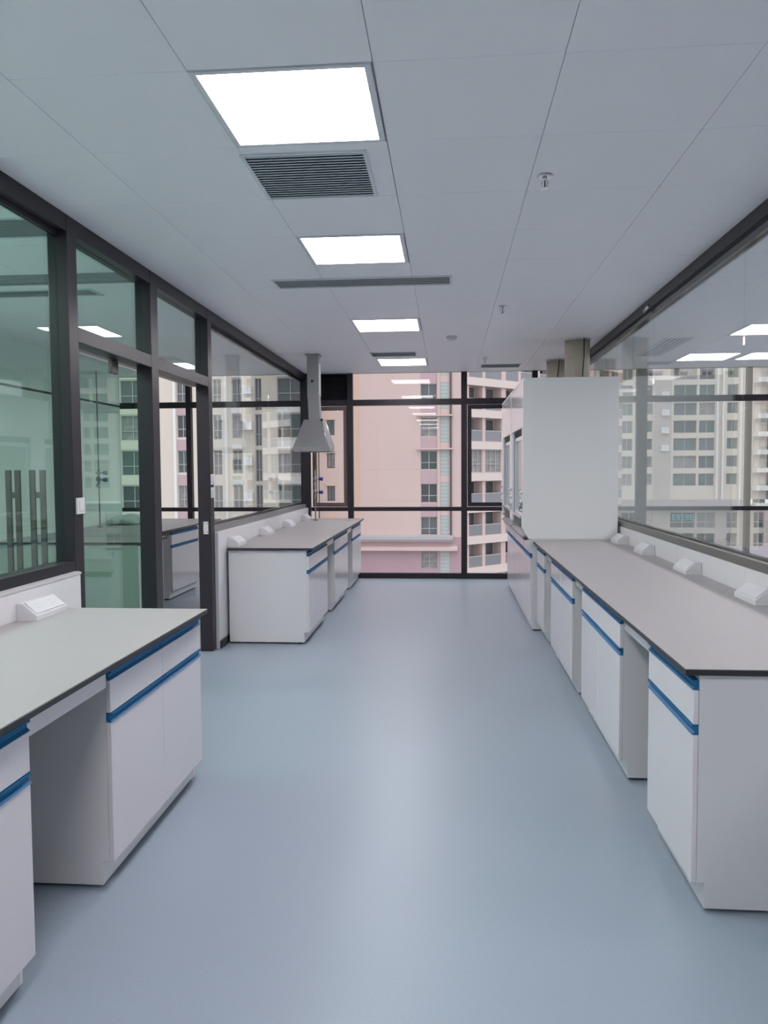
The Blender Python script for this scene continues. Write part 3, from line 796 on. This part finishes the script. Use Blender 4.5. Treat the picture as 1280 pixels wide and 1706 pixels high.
def aircon(x, y, z, label, group, w=.9, h=.65):
    t = empty('outdoor_unit', (x, y, z), label=label, cat='air conditioner', group=group)
    MB().cbox(-w / 2, w / 2, -.36, -.02, 0, h, b=.02).build('casing', 'trim_white', t)
    MB().cyl((-.12, -.362, h / 2), (-.12, -.375, h / 2), h * .40, n=20).build('fan_grille', 'vent_metal', t)
    MB().box(-w / 2 - .1, w / 2 + .1, -.5, 0, -.08, -.002).build('bracket_shelf', 'trim_white', t)
for z, n_ in zip(dz[3:8], ('lowest', 'second lowest', 'middle', 'second highest', 'highest')): aircon(-17.5, 68, z - 1.3, n_ + ' small white outdoor unit on the cream block beyond the far left glass', 'outdoor units on the cream block', w=.7)

# tall tower beyond the right room
Cc = empty('apartment_building', (0, 145, 0), label='tall beige tower with a grid of wide dark windows seen through the right glass', cat='building')
fc = 3.17
cz = [9.98 + fc * k for k in range(-9, 12)]
cc = [(34.9, 36.7, 2.05), (40.4, 44.45, 2.25), (44.85, 47.6, 2.25), (49.7, 51.6, 2.0), (31.3, 33.2, 2.2), (25.5, 28.5, 2.2), (60.5, 63.5, 2.2), (64, 67, 2.2)]
opC = [(a, c, z - h, z) for z in cz if z > -5 for a, c, h in cc]
facade(Cc, 22, 58.2, -5.6, 50, opC, 'cream_grey', depth=.5, thick=14) if False else None
facade(Cc, 22, 70, -4.2, 50, [o_ for o_ in opC if o_[2] > -4.1], 'cream_wall', depth=.5, thick=14)
MB().box(37.0, 40.0, -.02, 0, -4.2, 50).build('wall_strip', 'cream_grey', Cc)
for i, z in enumerate(cz):
    for j, (a, c, h) in enumerate(cc):
        if z - h < -4.1 or z > 34: continue
        far_window(Cc, a, c, z - h, z, depth=.42, bars=(1, 0), pane=pk(i, j) if j in (0, 3) else ['pane_green', 'pane_dark', 'pane_grey', 'pane_green', 'pane_curtain'][(i + 2 * j) % 5], fw=.08)
    if z > -4: 
        MB().box(54.2, 56.6, -2.2, 0, z - 3.05, z - 2.2).build('balcony_box', 'trim_white', Cc)
        far_window(Cc, 54.3, 56.5, z - 2.2, z - .3, depth=.05, bars=(1, 0), pane=pk(i, 3), fw=.1)
for x in (48.9, 52.0, 34.2, 47.9): MB().box(x - .15, x + .15, -.5, 0, -4.2, 50).build('pier', 'trim_white', Cc)
MB().box(56.7, 58.0, -.3, -.0, -4.2, 50).build('dark_shaft', 'pane_dark', Cc)
MB().box(24, 52.2, -1.6, 0, -5.6, -4.2).build('podium_band', 'podium_grey', Cc)
MB().box(24, 52.2, -1.7, 0, -5.85, -5.62).build('podium_edge', 'trim_white', Cc)
opP = []
for z in (-6.5, -10.3, -14.1):
    for a, c in ((26, 29), (31, 34.5), (40.0, 44.3), (44.7, 47.9), (49.9, 51.7), (54.6, 56.4), (58.5, 61.5)): opP.append((a, c, z - 2.9, z))
facade(Cc, 22, 70, zlo, -5.86, opP, 'pink_dark' if False else 'cream_grey', depth=.5, thick=14, name='podium_wall')
for i, (a, c, z, w) in enumerate(opP): far_window(Cc, a, c, z, w, depth=.42, bars=(1, 1), pane=PN[(i * 3 + 1) % 4], fw=.12)
for z, n_ in zip(cz[8:12], ('lowest', 'second lowest', 'second highest', 'highest')): aircon(38.9, 145, z - 2.2, n_ + ' white outdoor unit on the tall tower behind the right glass', 'outdoor units on the tall tower', w=1.3, h=1.0)
# blurred blue lettering of a shop on the podium, unreadable strokes
sg = empty('shop_sign', (40.2, 144.45, -7.9), label='blurred pale blue shop sign strokes on the far tower podium', cat='sign')
xs = 0
for k in range(5):
    b = MB(); x = k * .78
    b.box(x, x + .6, -.08, 0, .85, 1.0).box(x + .05, x + .2, -.08, 0, .1, .85).box(x + .3, x + .6, -.08, 0, .42, .55)
    if k % 2: b.box(x + .4, x + .52, -.08, 0, 0, .85)
    else: b.box(x + .2, x + .6, -.08, 0, 0, .14)
    b.build('glyph', 'sign_blue', sg)
# beige mid block between the cream block and the pink tower, and low roofs
lr = empty('low_building', (52, 118, -26), label='low purple-grey roofed building in front of the tall tower', cat='building')
MB().box(-16, 16, -8, 8, 0, 14.5).build('wall', 'podium_grey', lr)
MB().prism([(-8.6, 14.5), (8.6, 14.5), (8.6, 14.8), (0, 16.0), (-8.6, 14.8)], 'x', -16.6, 16.6).build('roof', 'roof_purple', lr)
MB().box(-400, 400, YW + 2, 500, -26.2, -26).build('ground', 'ground_grey')
tag(bpy.data.objects['ground'], 'street level ground far below the windows', 'ground', kind='structure')
